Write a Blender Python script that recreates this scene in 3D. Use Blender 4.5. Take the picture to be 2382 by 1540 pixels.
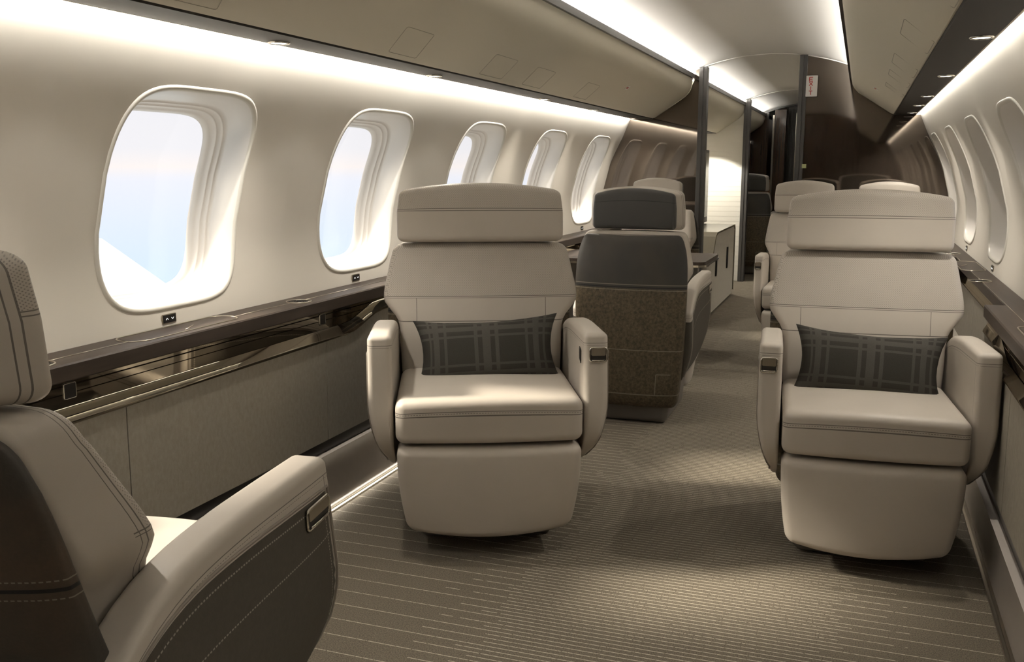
import bpy, math, random
from mathutils import Vector, Matrix
random.seed(7)
for o in list(bpy.data.objects): bpy.data.objects.remove(o, do_unlink=True)
SC = bpy.context.scene
COL = SC.collection
PI = math.pi
CX0 = -0.675            # centre line of the cabin

# ------------------------------------------------------------------ camera
FPX, VPX, VPY, CAMH = 2200.0, 2005.0, 388.0, 1.27
_th = math.atan((770-VPY)/FPX)
_d = Vector((VPX-1191, 770-VPY, FPX)).normalized()          # +Y of the cabin in camera axes (x right, y up, z forward)
_u = Vector((0, math.cos(_th), -math.sin(_th)))
_r = _u.cross(_d)                                           # +X of the cabin
# camera axes in world coordinates
cx = Vector((_r.x, _d.x, _u.x)); cy = Vector((_r.y, _d.y, _u.y)); cz = -Vector((_r.z, _d.z, _u.z))
cam_data = bpy.data.cameras.new('camera'); cam = bpy.data.objects.new('camera', cam_data); COL.objects.link(cam)
m = Matrix.Identity(4)
for i in range(3):
    m[i][0] = cx[i]; m[i][1] = cy[i]; m[i][2] = cz[i]
m[0][3], m[1][3], m[2][3] = 0, 0, CAMH
cam.matrix_world = m
cam_data.sensor_fit = 'HORIZONTAL'; cam_data.sensor_width = 36.0
cam_data.lens = 36.0*FPX/2382.0
cam_data.clip_start = 0.02; cam_data.clip_end = 5000
SC.camera = cam

# ------------------------------------------------------------------ view, world, sun
SC.view_settings.view_transform = 'Standard'; SC.view_settings.look = 'None'
SC.view_settings.gamma = 1.0; SC.view_settings.use_curve_mapping = False
SC.view_settings.exposure = 0.14
W = bpy.data.worlds.new('sky'); SC.world = W; W.use_nodes = True
wn = W.node_tree.nodes; wl = W.node_tree.links; wn.clear()
wo = wn.new('ShaderNodeOutputWorld'); wb = wn.new('ShaderNodeBackground'); wt = wn.new('ShaderNodeTexCoord')
ws = wn.new('ShaderNodeSeparateXYZ'); wr = wn.new('ShaderNodeValToRGB'); wm = wn.new('ShaderNodeMapRange')
wl.new(wt.outputs['Generated'], ws.inputs[0]); wl.new(ws.outputs[2], wm.inputs[0])
wm.inputs[1].default_value = -0.30; wm.inputs[2].default_value = 0.90
wl.new(wm.outputs[0], wr.inputs[0])
cr = wr.color_ramp
def stop(p, c):
    e = cr.elements.new(p); e.color = (*c, 1)
cr.elements[0].position = 0; cr.elements[0].color = (.50, .72, .86, 1)
cr.elements[1].position = 1; cr.elements[1].color = (1.9, 1.8, 1.7, 1)
stop(.13, (.60, .78, .90)); stop(.20, (.72, .80, .90)); stop(.24, (.80, .82, .90)); stop(.25, (.90, .84, .82)); stop(.265, (.82, .81, .84)); stop(.36, (.80, .80, .83)); stop(.5, (1.0, .96, .93))
wl.new(wr.outputs[0], wb.inputs[0]); wb.inputs[1].default_value = 1.05
wl.new(wb.outputs[0], wo.inputs[0])

def lamp(kind, name, loc, direction, energy, color=(1, 1, 1), **kw):
    d = bpy.data.lights.new(name, kind); o = bpy.data.objects.new(name, d); COL.objects.link(o)
    o.location = loc; o.rotation_euler = Vector(direction).to_track_quat('-Z', 'Y').to_euler()
    d.energy = energy; d.color = color
    for k, v in kw.items(): setattr(d, k, v)
    return o
SUN_DIR = Vector((.88, .24, -.62))
lamp('SUN', 'sun', (-20, -8, 14), SUN_DIR, 8.0, (1.0, .90, .74), angle=math.radians(9))

def cove(name, x, z, y0, y1, direction, energy, color, wd=.02):
    """a long thin light strip laid along the cabin"""
    d = bpy.data.lights.new(name, 'AREA'); o = bpy.data.objects.new(name, d); COL.objects.link(o)
    d.shape = 'RECTANGLE'; d.size = wd; d.size_y = y1-y0; d.energy = energy; d.color = color
    z_ax = -Vector(direction).normalized(); y_ax = Vector((0, 1, 0)); x_ax = y_ax.cross(z_ax)
    mm = Matrix.Identity(4)
    for i in range(3):
        mm[i][0] = x_ax[i]; mm[i][1] = y_ax[i]; mm[i][2] = z_ax[i]
    mm[0][3], mm[1][3], mm[2][3] = x, (y0+y1)/2, z
    o.matrix_world = mm
    return o
WARM = (1.0, .96, .895)
for s in (-1, 1):
    cove('ceiling_cove_light', CX0+s*.645, 1.925, -1.15, 7.36, (-s*.55, 0, .8), 130 if s < 0 else 62, WARM)
    cove('ceiling_cove_light', CX0+s*.645, 1.925, 7.46, 10.82, (-s*.55, 0, .8), 55 if s < 0 else 30, WARM)
    cove('ceiling_cove_light', CX0+s*.645, 1.925, 10.95, 13.0, (-s*.55, 0, .8), 22 if s < 0 else 10, WARM)
    cove('wall_cove_light', CX0+s*1.005, 1.668, -1.15, 7.36, (s*.55, 0, -.8), 110 if s < 0 else 30, WARM)
    cove('wall_cove_light', CX0+s*1.005, 1.668, 7.46, 10.8, (s*.55, 0, -.8), 26, WARM)

cove('floor_cove_light', CX0-1.106, .028, 1.9, 7.3, (.15, 0, -.98), 3, WARM, .008)

# ------------------------------------------------------------------ material helpers
class T:
    """tiny wrapper for building node trees"""
    def __init__(s, name):
        s.m = bpy.data.materials.new(name); s.m.use_nodes = True
        s.n = s.m.node_tree.nodes; s.l = s.m.node_tree.links
        s.b = s.n['Principled BSDF']; s.out = s.n['Material Output']
        s._c = {}
    def new(s, t): return s.n.new('ShaderNode'+t)
    def put(s, sock, v):
        if hasattr(v, 'is_linked') or hasattr(v, 'links'): s.l.new(v, sock)
        elif isinstance(v, (tuple, list)) and len(v) == 3 and sock.type == 'RGBA': sock.default_value = (*v, 1)
        else: sock.default_value = v
    def mth(s, op, a, b=0.0, c=0.0):
        n = s.new('Math'); n.operation = op
        s.put(n.inputs[0], a); s.put(n.inputs[1], b); s.put(n.inputs[2], c)
        return n.outputs[0]
    def vec(s, which='rest'):
        if which not in s._c:
            if which == 'rest':
                a = s.new('Attribute'); a.attribute_name = 'rest'; v = a.outputs['Vector']
            else:
                a = s.new('TexCoord'); v = a.outputs['Object']
            x = s.new('SeparateXYZ'); s.l.new(v, x.inputs[0])
            s._c[which] = (v, x.outputs[0], x.outputs[1], x.outputs[2])
        return s._c[which]
    def noise(s, scale, detail=2, rough=.5, vec=None, stretch=None):
        n = s.new('TexNoise'); n.inputs['Scale'].default_value = scale; n.inputs['Detail'].default_value = detail; n.inputs['Roughness'].default_value = rough
        v = vec if vec is not None else s.vec('obj')[0]
        if stretch:
            mp = s.new('Mapping'); s.l.new(v, mp.inputs[0]); mp.inputs['Scale'].default_value = stretch; v = mp.outputs[0]
        s.l.new(v, n.inputs['Vector'])
        return n.outputs[0]
    def mix(s, f, a, b):
        n = s.new('Mix'); n.data_type = 'RGBA'
        s.put(n.inputs[0], f); s.put(n.inputs[6], a); s.put(n.inputs[7], b)
        return n.outputs[2]
    def rng(s, v, a, b, c, d):
        n = s.new('MapRange'); s.put(n.inputs[0], v)
        for i, q in enumerate((a, b, c, d)): n.inputs[i+1].default_value = q
        return n.outputs[0]
    def line(s, coord, c, hw, bounds=(), dash=None):
        """1 on a thin line coord=c (half width hw), limited to bounds [(coord, lo, hi)]"""
        v = s.mth('LESS_THAN', s.mth('ABSOLUTE', s.mth('SUBTRACT', coord, c)), hw)
        for q, lo, hi in bounds:
            v = s.mth('MULTIPLY', v, s.mth('MULTIPLY', s.mth('GREATER_THAN', q, lo), s.mth('LESS_THAN', q, hi)))
        if dash:
            v = s.mth('MULTIPLY', v, s.mth('LESS_THAN', s.mth('FRACT', s.mth('MULTIPLY', dash[0], 1/dash[1])), .62))
        return v
    def mx(s, vals):
        v = vals[0]
        for q in vals[1:]: v = s.mth('MAXIMUM', v, q)
        return v
    def bump(s, h, strength, dist=.002):
        n = s.new('Bump'); n.inputs['Strength'].default_value = strength; n.inputs['Distance'].default_value = dist
        s.put(n.inputs['Height'], h); s.l.new(n.outputs[0], s.b.inputs['Normal'])
    def done(s, color, rough=.5, metal=0.0, spec=.5, coat=0.0, emis=None, es=0.0):
        s.put(s.b.inputs['Base Color'], color); s.put(s.b.inputs['Roughness'], rough)
        s.b.inputs['Metallic'].default_value = metal; s.b.inputs['Specular IOR Level'].default_value = spec
        if coat: s.b.inputs['Coat Weight'].default_value = coat; s.b.inputs['Coat Roughness'].default_value = .06
        if emis: s.b.inputs['Emission Color'].default_value = (*emis, 1); s.b.inputs['Emission Strength'].default_value = es
        return s.m

def plain(name, color, rough=.5, metal=0.0, spec=.5, coat=0.0, var=.06, scale=30, bump=0.0):
    t = T(name)
    n = t.noise(scale, 3)
    c = t.mix(n, tuple(q*(1-var) for q in color), tuple(min(1, q*(1+var)) for q in color))
    if bump: t.bump(n, bump)
    return t.done(c, rough, metal, spec, coat)
def glow(name, color, s):
    t = T(name); return t.done(color, .5, emis=color, es=s)

LEATHER = (.50, .455, .40)
SEAM = (.09, .075, .065)
def leather(name, color=LEATHER, lines=None, perf=None, rough=.46, seam=SEAM, patches=0, grain=.12, dark=False):
    t = T(name)
    n = t.noise(9, 2); f = t.noise(420, 2)
    c = t.mix(n, tuple(q*.95 for q in color), tuple(q*1.05 for q in color))
    if patches:
        c = t.mix(t.rng(t.noise(3.2, 3), .5, .7, 0, patches), c, (color[0]*1.45, color[1]*1.05, color[2]*.75))
    h = t.mth('MULTIPLY', f, grain)
    if dark:
        v, x, y, z = t.vec('rest')
        c = t.mix(t.mth('MULTIPLY', t.mth('GREATER_THAN', y, .312), t.mth('LESS_THAN', z, .17)), c, (.07, .062, .05))
    if perf:
        v, x, y, z = t.vec('rest')
        cond = perf(t, x, y, z)
        sp = .0062
        a = t.mth('MULTIPLY', t.mth('ADD', x, y), 1/sp); b = t.mth('MULTIPLY', z, 1/sp)
        u1 = t.mth('SUBTRACT', t.mth('FRACT', t.mth('ADD', a, b)), .5); v1 = t.mth('SUBTRACT', t.mth('FRACT', t.mth('SUBTRACT', a, b)), .5)
        r = t.mth('ADD', t.mth('MULTIPLY', u1, u1), t.mth('MULTIPLY', v1, v1))
        dot = t.mth('MULTIPLY', t.rng(r, .045, .075, 1, 0), cond)
        c = t.mix(t.mth('MULTIPLY', dot, .65), c, tuple(q*.25 for q in color))
        h = t.mth('SUBTRACT', h, t.mth('MULTIPLY', dot, .5))
    if lines:
        v, x, y, z = t.vec('rest')
        ms = t.mx(lines(t, x, y, z))
        c = t.mix(t.mth('MULTIPLY', ms, .85), c, seam)
        h = t.mth('SUBTRACT', h, t.mth('MULTIPLY', ms, .8))
    t.bump(h, .5, .0012)
    return t.done(c, rough, spec=.45)

M = {}
def seat_perf_back(t, x, y, z): return t.mth('MULTIPLY', t.mth('GREATER_THAN', z, .056), t.mth('LESS_THAN', y, -.058))
M['leather'] = leather('light leather')
M['cushion'] = leather('cushion leather', lines=lambda t, x, y, z: [t.line(z, .030, .0012, [(y, -1, -.2)]), t.line(z, .018, .0014, [(y, -1, -.2)]), t.line(z, .0245, .0008, [(y, -1, -.2)], dash=(x, .008))])
M['rest'] = leather('leg rest leather')
M['back'] = leather('backrest leather', perf=seat_perf_back, lines=lambda t, x, y, z: [
    t.line(z, .055, .0011, [(y, -1, -.03)]), t.line(z, .049, .0008, [(y, -1, -.03)]), t.line(t.mth('ABSOLUTE', x), .215, .0009, [(z, -.035, .049), (y, -1, -.05)]),
    t.line(z, -.035, .0016, [(y, -1, -.05)]),
    t.line(y, -.052, .0013), t.line(y, -.040, .0009)])
M['head'] = leather('headrest leather', perf=lambda t, x, y, z: t.mth('MULTIPLY', t.mth('GREATER_THAN', z, .018), t.mth('LESS_THAN', y, -.018)), lines=lambda t, x, y, z: [
    t.line(z, .016, .0012, [(y, -1, -.018)]), t.line(z, .008, .0012, [(y, -1, -.018)]), t.line(y, -.018, .0014), t.line(y, -.004, .0012)])
M['arm'] = leather('armrest leather', dark=True, lines=lambda t, x, y, z: [t.line(z, .196, .0009), t.line(z, .1885, .0005, dash=(y, .007)), t.line(y, -.308, .0009, [(z, -1, .196)])])
DARK = (.052, .045, .037)
def dark_shell(name='dark shell leather and woven cloth', zs=.182, all_leather=False):
    t = T(name)
    v, x, y, z = t.vec('rest')
    mott = t.noise(70, 4, .7); big = t.noise(5, 3)
    cloth = t.mix(t.rng(mott, .35, .65, 0, 1), (.046, .036, .023), (.125, .098, .060))
    lea = t.mix(t.rng(big, .4, .65, 0, 1), (.040, .037, .033), (.052, .045, .036))
    if all_leather:
        lea = t.mix(t.rng(t.noise(4, 4), .42, .68, 0, 1), (.050, .043, .035), (.110, .072, .046)); lea = t.mix(t.mth('MULTIPLY', t.noise(180, 3, .7), .5), lea, (.025, .022, .019))
    c = lea if all_leather else t.mix(t.mth('LESS_THAN', z, zs-.007), lea, cloth)
    dark = t.line(z, zs, .0028)
    pipe = t.mx([t.line(z, zs+.013, .0018 if not all_leather else .0010, dash=(x, .007) if all_leather else None), t.line(z, zs-.013, .0016 if not all_leather else .0010, dash=(x, .007) if all_leather else None), t.line(z, -.13, .0018), t.line(z, -.36, .0028),
                 t.line(x, -.17, .0022, [(z, -.36, -.25)]), t.line(z, -.25, .0022, [(x, -.25, -.17)])])
    c = t.mix(dark, c, (.01, .01, .01)); c = t.mix(t.mth('MULTIPLY', pipe, .6), c, (.30, .27, .21))
    t.bump(t.mth('SUBTRACT', t.mth('MULTIPLY', t.noise(260, 3), .3), dark), .6, .0015)
    return t.done(c, .5, spec=.4)
M['shell'] = dark_shell()
M['shell_leather'] = dark_shell('mottled dark shell leather', .235, True)
M['pad'] = leather('dark headrest leather', color=(.058, .056, .053), lines=lambda t, x, y, z: [t.line(z, .045, .0015)], seam=(.006, .006, .006))
def dark_panel():
    t = T('dark side panel cloth'); v, x, y, z = t.vec('rest')
    c = t.mix(t.noise(90, 4, .7), (.058, .050, .040), (.088, .077, .061))
    st = t.mx([t.line(z, .94, .0035, [(x, .03, .97)], dash=(x, .012)), t.line(x, .03, .0022, [(z, .04, .94)], dash=(z, .018)), t.line(t.mth('SUBTRACT', z, t.mth('MULTIPLY', x, -.02)), .74, .0035, dash=(x, .012))])
    c = t.mix(t.mth('MULTIPLY', st, .7), c, (.42, .38, .32))
    t.bump(t.noise(400, 2), .3, .001)
    return t.done(c, .7, spec=.3)
M['panel'] = dark_panel()
M['pipe'] = plain('grey piping', (.23, .20, .17), .4)
M['plinth'] = plain('warm grey plinth', (.16, .145, .13), .4)
M['chrome'] = plain('polished metal', (.62, .59, .53), .16, 1.0)
M['satin'] = plain('satin champagne metal', (.45, .41, .34), .3, 1.0)
M['black'] = plain('black plastic', (.012, .011, .010), .3)
M['dark_int'] = plain('dark recess', (.02, .018, .015), .5)
M['white_mark'] = glow('backlit white mark', (.9, .9, .88), 1.0)
M['blue_screen'] = plain('blue black glass', (.03, .045, .08), .1)

def wall_mat():
    t = T('cream wall lining')
    c = t.mix(t.noise(2.2, 2), (.72, .68, .60), (.74, .69, .62))
    t.bump(t.noise(600, 1), .12, .0005)
    return t.done(c, .48, spec=.3)
M['wall'] = wall_mat()
M['ceiling'] = plain('ceiling lining', (.76, .735, .69), .5, var=.01, spec=.3)
def bin_mat():
    t = T('beige overhead bin lining')
    c = t.mix(t.noise(500, 2), (.62, .575, .475), (.65, .605, .50)); t.bump(t.noise(350, 3), .25, .0008)
    return t.done(c, .6, spec=.3)
M['bin'] = bin_mat()
M['groove'] = plain('panel groove', (.36, .33, .27), .6)
M['strip'] = plain('dark brown light strip', (.022, .019, .017), .5, spec=.2)
M['rail'] = plain('dark rail', (.03, .027, .024), .3)
M['liner'] = plain('white window liner', (.84, .80, .75), .38, var=.01)
M['shade'] = plain('pale grey window shade', (.50, .49, .47), .5, var=.02)
M['lip'] = plain('cream window lip', (.74, .71, .64), .32, var=.01)
def glass():
    t = T('window pane glass'); t.n.remove(t.b)
    a = t.new('BsdfTransparent'); g = t.new('BsdfGlossy'); g.inputs['Roughness'].default_value = .02; mxs = t.new('MixShader'); f = t.new('Fresnel'); f.inputs[0].default_value = 1.35
    a.inputs[0].default_value = (1, 1, 1, 1)
    t.l.new(f.outputs[0], mxs.inputs[0]); t.l.new(a.outputs[0], mxs.inputs[1]); t.l.new(g.outputs[0], mxs.inputs[2]); t.l.new(mxs.outputs[0], t.out.inputs[0])
    return t.m
M['glass'] = glass()
def wood(name, c1, c2, rough=.3, coat=0.0, stretch=(30, 3, 2), sc=3.0):
    t = T(name); n = t.noise(sc, 4, .6, stretch=stretch)
    return t.done(t.mix(t.rng(n, .35, .65, 0, 1), c1, c2), rough, coat=coat)
M['ledge'] = wood('dark brown ledge veneer', (.038, .028, .022), (.054, .040, .031), .45, stretch=(12, 1, 12))
M['ledge'].node_tree.nodes['Principled BSDF'].inputs['Specular IOR Level'].default_value = .22
M['bulk'] = wood('dark striped wood', (.030, .014, .007), (.060, .028, .013), .25, .4, stretch=(18, 18, .6))
M['orange'] = wood('amber wood', (.20, .085, .03), (.28, .13, .05), .3, stretch=(2, 2, 16))
def mirror_dark(name, tint, mixf):
    t = T(name); t.n.remove(t.b)
    g = t.new('BsdfGlossy'); g.inputs['Color'].default_value = (*tint, 1); g.inputs['Roughness'].default_value = .035
    d = t.new('BsdfDiffuse'); d.inputs['Color'].default_value = (.035, .027, .021, 1); ms = t.new('MixShader'); ms.inputs[0].default_value = mixf
    t.l.new(d.outputs[0], ms.inputs[1]); t.l.new(g.outputs[0], ms.inputs[2]); t.l.new(ms.outputs[0], t.out.inputs[0])
    return t.m
M['mirror'] = mirror_dark('tinted dark glass', (.48, .42, .37), .34)
M['post'] = plain('charcoal door post', (.06, .057, .054), .38)
M['gloss'] = mirror_dark('glossy bronze fascia', (.40, .36, .295), .66)
M['lipmetal'] = mirror_dark('brushed bronze lip', (.48, .44, .36), .62)
def fabric_panel():
    t = T('grey beige side panel cloth'); n = t.noise(75, 5, .75, stretch=(1, 1, .6))
    c = t.mix(t.rng(n, .32, .68, 0, 1), (.28, .256, .215), (.345, .318, .27))
    t.bump(t.noise(500, 2), .2, .001); return t.done(c, .75, spec=.2)
M['fabric'] = fabric_panel()
M['kick'] = plain('taupe kick panel', (.44, .40, .37), .30, spec=.5)
def carpet():
    t = T('ribbed brown carpet'); v, x, y, z = t.vec('obj')
    n = t.noise(260, 3, .8); b = t.noise(2.5, 2)
    c = t.mix(t.rng(n, .34, .66, 0, 1), (.062, .053, .041), (.245, .213, .163))
    c = t.mix(t.mth('MULTIPLY', b, .3), c, (.14, .115, .09))
    P = .021
    k = t.mth('MULTIPLY', y, 1/P); fr = t.mth('ABSOLUTE', t.mth('SUBTRACT', t.mth('FRACT', k), .5))
    idx = t.mth('FLOOR', k)
    m4 = t.mth('FLOORED_MODULO', idx, 4)
    ax = t.mth('ABSOLUTE', t.mth('ADD', x, .45))
    ax = t.mth('ADD', ax, t.mth('MULTIPLY', t.mth('SUBTRACT', t.noise(14, 1), .5), .35))
    keep = t.mx([t.mth('LESS_THAN', m4, .5), t.mth('MULTIPLY', t.line(m4, 2, .4), t.mth('LESS_THAN', ax, .62)), t.mth('LESS_THAN', ax, .46)])
    ln = t.mth('MULTIPLY', t.mth('LESS_THAN', fr, .075), keep)
    ln = t.mth('MULTIPLY', ln, t.rng(t.noise(150, 1, stretch=(1, .1, 1)), .28, .42, 0, 1))
    c = t.mix(t.mth('MULTIPLY', ln, .62), c, (.72, .66, .54))
    t.bump(t.mth('ADD', n, t.mth('MULTIPLY', ln, .5)), .8, .004)
    return t.done(c, .9, spec=.15)
M['carpet'] = carpet()
def plaid():
    t = T('dark plaid pillow cloth'); v, x, y, z = t.vec('rest')
    n = t.noise(500, 3, .8)
    base = t.mix(n, (.022, .021, .019), (.042, .038, .031))
    lt = t.mix(n, (.045, .043, .039), (.080, .074, .064))
    vs = [(-.195, .004), (-.171, .011), (-.137, .005), (-.035, .006), (-.001, .013), (.033, .006), (.133, .005), (.167, .011), (.20, .005)]
    hs = [(.095, .003), (.071, .009), (.043, .004), (-.050, .004), (-.080, .008)]
    f = t.mx([t.line(x, a, b) for a, b in vs]+[t.line(z, a, b) for a, b in hs])
    c = t.mix(t.mth('MULTIPLY', f, .85), base, lt); t.bump(n, .4, .0015)
    return t.done(c, .85, spec=.2)
M['pillow'] = plaid()
M['ribbed'] = None
def ribbed():
    t = T('white ribbed panel'); v, x, y, z = t.vec('obj')
    w = t.mth('FRACT', t.mth('MULTIPLY', z, 1/.055)); t.bump(t.rng(w, 0, .25, 0, 1), .25, .006)
    return t.done((.74, .71, .64), .6, spec=.2)
M['ribbed'] = ribbed()
M['cred'] = plain('grey credenza lacquer', (.58, .55, .49), .5)
M['cred_top'] = plain('taupe credenza top', (.24, .215, .16), .25)
M['red'] = plain('red ink', (.55, .06, .05), .5)
M['placard'] = plain('white placard', (.80, .78, .76), .4, var=.01)
M['lumin'] = plain('luminous green patch', (.50, .55, .28), .5)
M['wing'] = plain('white aircraft paint', (.40, .47, .54), .4, var=.01)
M['lens'] = glow('reading light lens', (1.0, .97, .90), 7.0)
M['screen'] = plain('television screen', (.02, .022, .02), .12)

# ------------------------------------------------------------------ mesh helpers
class MB:
    def __init__(s): s.v = []; s.f = []; s.mi = []; s.r = []
    def add(s, v, f, mi=0, rest=None):
        o = len(s.v); s.v += [tuple(q) for q in v]; s.f += [tuple(i+o for i in q) for q in f]; s.mi += [mi]*len(f)
        s.r += [tuple(q) for q in (rest if rest is not None else v)]
        return s
    def build(s, name, mats, parent=None, smooth=True, sharp=None):
        me = bpy.data.meshes.new(name); me.from_pydata(s.v, [], s.f); me.update()
        for mm_ in (mats if isinstance(mats, (list, tuple)) else [mats]): me.materials.append(mm_)
        me.polygons.foreach_set('material_index', s.mi)
        me.polygons.foreach_set('use_smooth', [smooth]*len(s.f))
        a = me.attributes.new('rest', 'FLOAT_VECTOR', 'POINT')
        a.data.foreach_set('vector', [c for q in s.r for c in q])
        o = bpy.data.objects.new(name, me); COL.objects.link(o)
        if parent is not None: o.parent = parent
        if sharp is not None and smooth: me.set_sharp_from_angle(angle=math.radians(sharp))
        return o
def empty(name, loc=(0, 0, 0), rz=0, scale=(1, 1, 1)):
    o = bpy.data.objects.new(name, None); COL.objects.link(o); o.location = loc; o.rotation_euler = (0, 0, rz); o.scale = scale
    o.empty_display_size = .1
    return o
def tag(o, label=None, cat=None, group=None, kind=None):
    if label: o['label'] = label
    if cat: o['category'] = cat
    if group: o['group'] = group
    if kind: o['kind'] = kind
    return o
def struct(o): o['kind'] = 'structure'; return o

def axis_grid(h, r, n):
    c = [0, .12, .3, .5, .75, 1.0]
    a = [-h+r*q for q in c]; b = [h-r*q for q in reversed(c)]
    w = h-r
    mid = [-w+2*w*i/n for i in range(1, n)]
    return a+mid+b
def rbox(hx, hy, hz, r, fn=None, n=(10, 6, 8)):
    """rounded box on a fine grid; fn deforms every point; rest coordinates are kept"""
    gx, gy, gz = axis_grid(hx, r, n[0]), axis_grid(hy, r, n[1]), axis_grid(hz, r, n[2])
    idx = {}; V = []; R = []; F = []
    def pt(x, y, z):
        k = (round(x, 6), round(y, 6), round(z, 6))
        if k in idx: return idx[k]
        q = [max(-h+r, min(h-r, c)) for c, h in ((x, hx), (y, hy), (z, hz))]
        d = Vector((x-q[0], y-q[1], z-q[2])); L = d.length
        p = Vector(q)+(d/L*r if L > 1e-9 else d)
        R.append(tuple(p)); V.append(tuple(fn(*p)) if fn else tuple(p)); idx[k] = len(V)-1
        return idx[k]
    def side(ga, gb, f, flip):
        for i in range(len(ga)-1):
            for j in range(len(gb)-1):
                q = [pt(*f(ga[i], gb[j])), pt(*f(ga[i+1], gb[j])), pt(*f(ga[i+1], gb[j+1])), pt(*f(ga[i], gb[j+1]))]
                if flip: q.reverse()
                if len(set(q)) >= 3: F.append(tuple(dict.fromkeys(q)))
    side(gx, gy, lambda a, b: (a, b, hz), False); side(gx, gy, lambda a, b: (a, b, -hz), True)
    side(gx, gz, lambda a, b: (a, -hy, b), False); side(gx, gz, lambda a, b: (a, hy, b), True)
    side(gy, gz, lambda a, b: (hx, a, b), False); side(gy, gz, lambda a, b: (-hx, a, b), True)
    return V, F, R
def lut(tab):
    """smooth interpolation of (x, value) pairs"""
    tab = sorted(tab)
    def f(x):
        if x <= tab[0][0]: return tab[0][1]
        if x >= tab[-1][0]: return tab[-1][1]
        for i in range(len(tab)-1):
            (a, A), (b, B) = tab[i], tab[i+1]
            if a <= x <= b:
                def sl(k):
                    if k <= 0: return (tab[1][1]-tab[0][1])/(tab[1][0]-tab[0][0])
                    if k >= len(tab)-1: return (tab[-1][1]-tab[-2][1])/(tab[-1][0]-tab[-2][0])
                    return (tab[k+1][1]-tab[k-1][1])/(tab[k+1][0]-tab[k-1][0])
                h = b-a; t = (x-a)/h; m0, m1 = sl(i)*h, sl(i+1)*h
                return (2*t**3-3*t**2+1)*A+(t**3-2*t**2+t)*m0+(-2*t**3+3*t**2)*B+(t**3-t**2)*m1
    return f
def box(mb, c, s, mi=0, R=None):
    """box with small chamfers"""
    hx, hy, hz = s[0]/2, s[1]/2, s[2]/2
    b = min(.0015, min(hx, hy, hz)*.3)
    V, F, Rr = rbox_c(hx, hy, hz, b)
    if R is not None: V = [tuple(R @ Vector(q)) for q in V]
    mb.add([(q[0]+c[0], q[1]+c[1], q[2]+c[2]) for q in V], F, mi)
def rbox_c(hx, hy, hz, b):
    V = []; 
    for sx in (-1, 1):
        for sy in (-1, 1):
            for sz in (-1, 1):
                V += [(sx*hx, sy*(hy-b), sz*(hz-b)), (sx*(hx-b), sy*hy, sz*(hz-b)), (sx*(hx-b), sy*(hy-b), sz*hz)]
    def i(sx, sy, sz, k): return (((sx > 0)*2+(sy > 0))*2+(sz > 0))*3+k
    F = []
    for s in (-1, 1):
        F.append([i(s, -1, -1, 0), i(s, 1, -1, 0), i(s, 1, 1, 0), i(s, -1, 1, 0)][::s])
        F.append([i(1, s, -1, 1), i(-1, s, -1, 1), i(-1, s, 1, 1), i(1, s, 1, 1)][::s])
        F.append([i(-1, -1, s, 2), i(1, -1, s, 2), i(1, 1, s, 2), i(-1, 1, s, 2)][::s])
    for a in (-1, 1):
        for c in (-1, 1):
            e = a*c
            F.append([i(a, c, -1, 0), i(a, c, -1, 1), i(a, c, 1, 1), i(a, c, 1, 0)][::e])
            F.append([i(a, -1, c, 2), i(a, -1, c, 0), i(a, 1, c, 0), i(a, 1, c, 2)][::e])
            F.append([i(-1, a, c, 1), i(-1, a, c, 2), i(1, a, c, 2), i(1, a, c, 1)][::e])
    for sx in (-1, 1):
        for sy in (-1, 1):
            for sz in (-1, 1):
                F.append([i(sx, sy, sz, 0), i(sx, sy, sz, 1), i(sx, sy, sz, 2)][::sx*sy*sz])
    return V, [tuple(f) for f in F], None
def tube(mb, pts, r, mi=0, closed=False, n=6):
    pts = [Vector(p) for p in pts]; N = len(pts); V = []; F = []
    up0 = Vector((0, 0, 1))
    for k in range(N):
        a = pts[(k-1) % N] if closed or k > 0 else pts[k]; b = pts[(k+1) % N] if closed or k < N-1 else pts[k]
        t = (b-a).normalized(); u = up0 if abs(t.z) < .95 else Vector((1, 0, 0))
        s = t.cross(u).normalized(); w = s.cross(t)
        for j in range(n):
            an = 2*PI*j/n; V.append(pts[k]+s*math.cos(an)*r+w*math.sin(an)*r)
    for k in range(N if closed else N-1):
        k2 = (k+1) % N
        for j in range(n): F.append((k*n+j, k*n+(j+1) % n, k2*n+(j+1) % n, k2*n+j))
    if not closed: F += [tuple(range(n-1, -1, -1)), tuple((N-1)*n+j for j in range(n))]
    mb.add(V, F, mi)
def sweep(mb, prof, y0, y1, side, mi=0, closed=True, ny=1, wf=None):
    """extrude the profile [(w, z)] (w measured from the centre line) along the cabin"""
    n = len(prof); V = []; F = []
    for k in range(ny+1):
        y = y0+(y1-y0)*k/ny
        for (w, z) in prof: V.append((CX0+side*w, y, z if wf is None else wf(w, z, y)))
    for k in range(ny):
        for j in range(n if closed else n-1):
            q = [k*n+j, k*n+(j+1) % n, (k+1)*n+(j+1) % n, (k+1)*n+j]
            F.append(tuple(q if side > 0 else q[::-1]))
    if closed:
        a = tuple(range(n)); b = tuple(ny*n+j for j in range(n))
        F += [a[::-1] if side > 0 else a, b if side > 0 else b[::-1]]
    mb.add(V, F, mi)
def rrect(hx, hy, r, n=6):
    P = []
    for (sx, sy, a0) in ((1, 1, 0), (-1, 1, 90), (-1, -1, 180), (1, -1, 270)):
        for k in range(n+1):
            a = math.radians(a0+90*k/n); P.append((sx*(hx-r)+r*math.cos(a), sy*(hy-r)+r*math.sin(a)))
    return P
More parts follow.
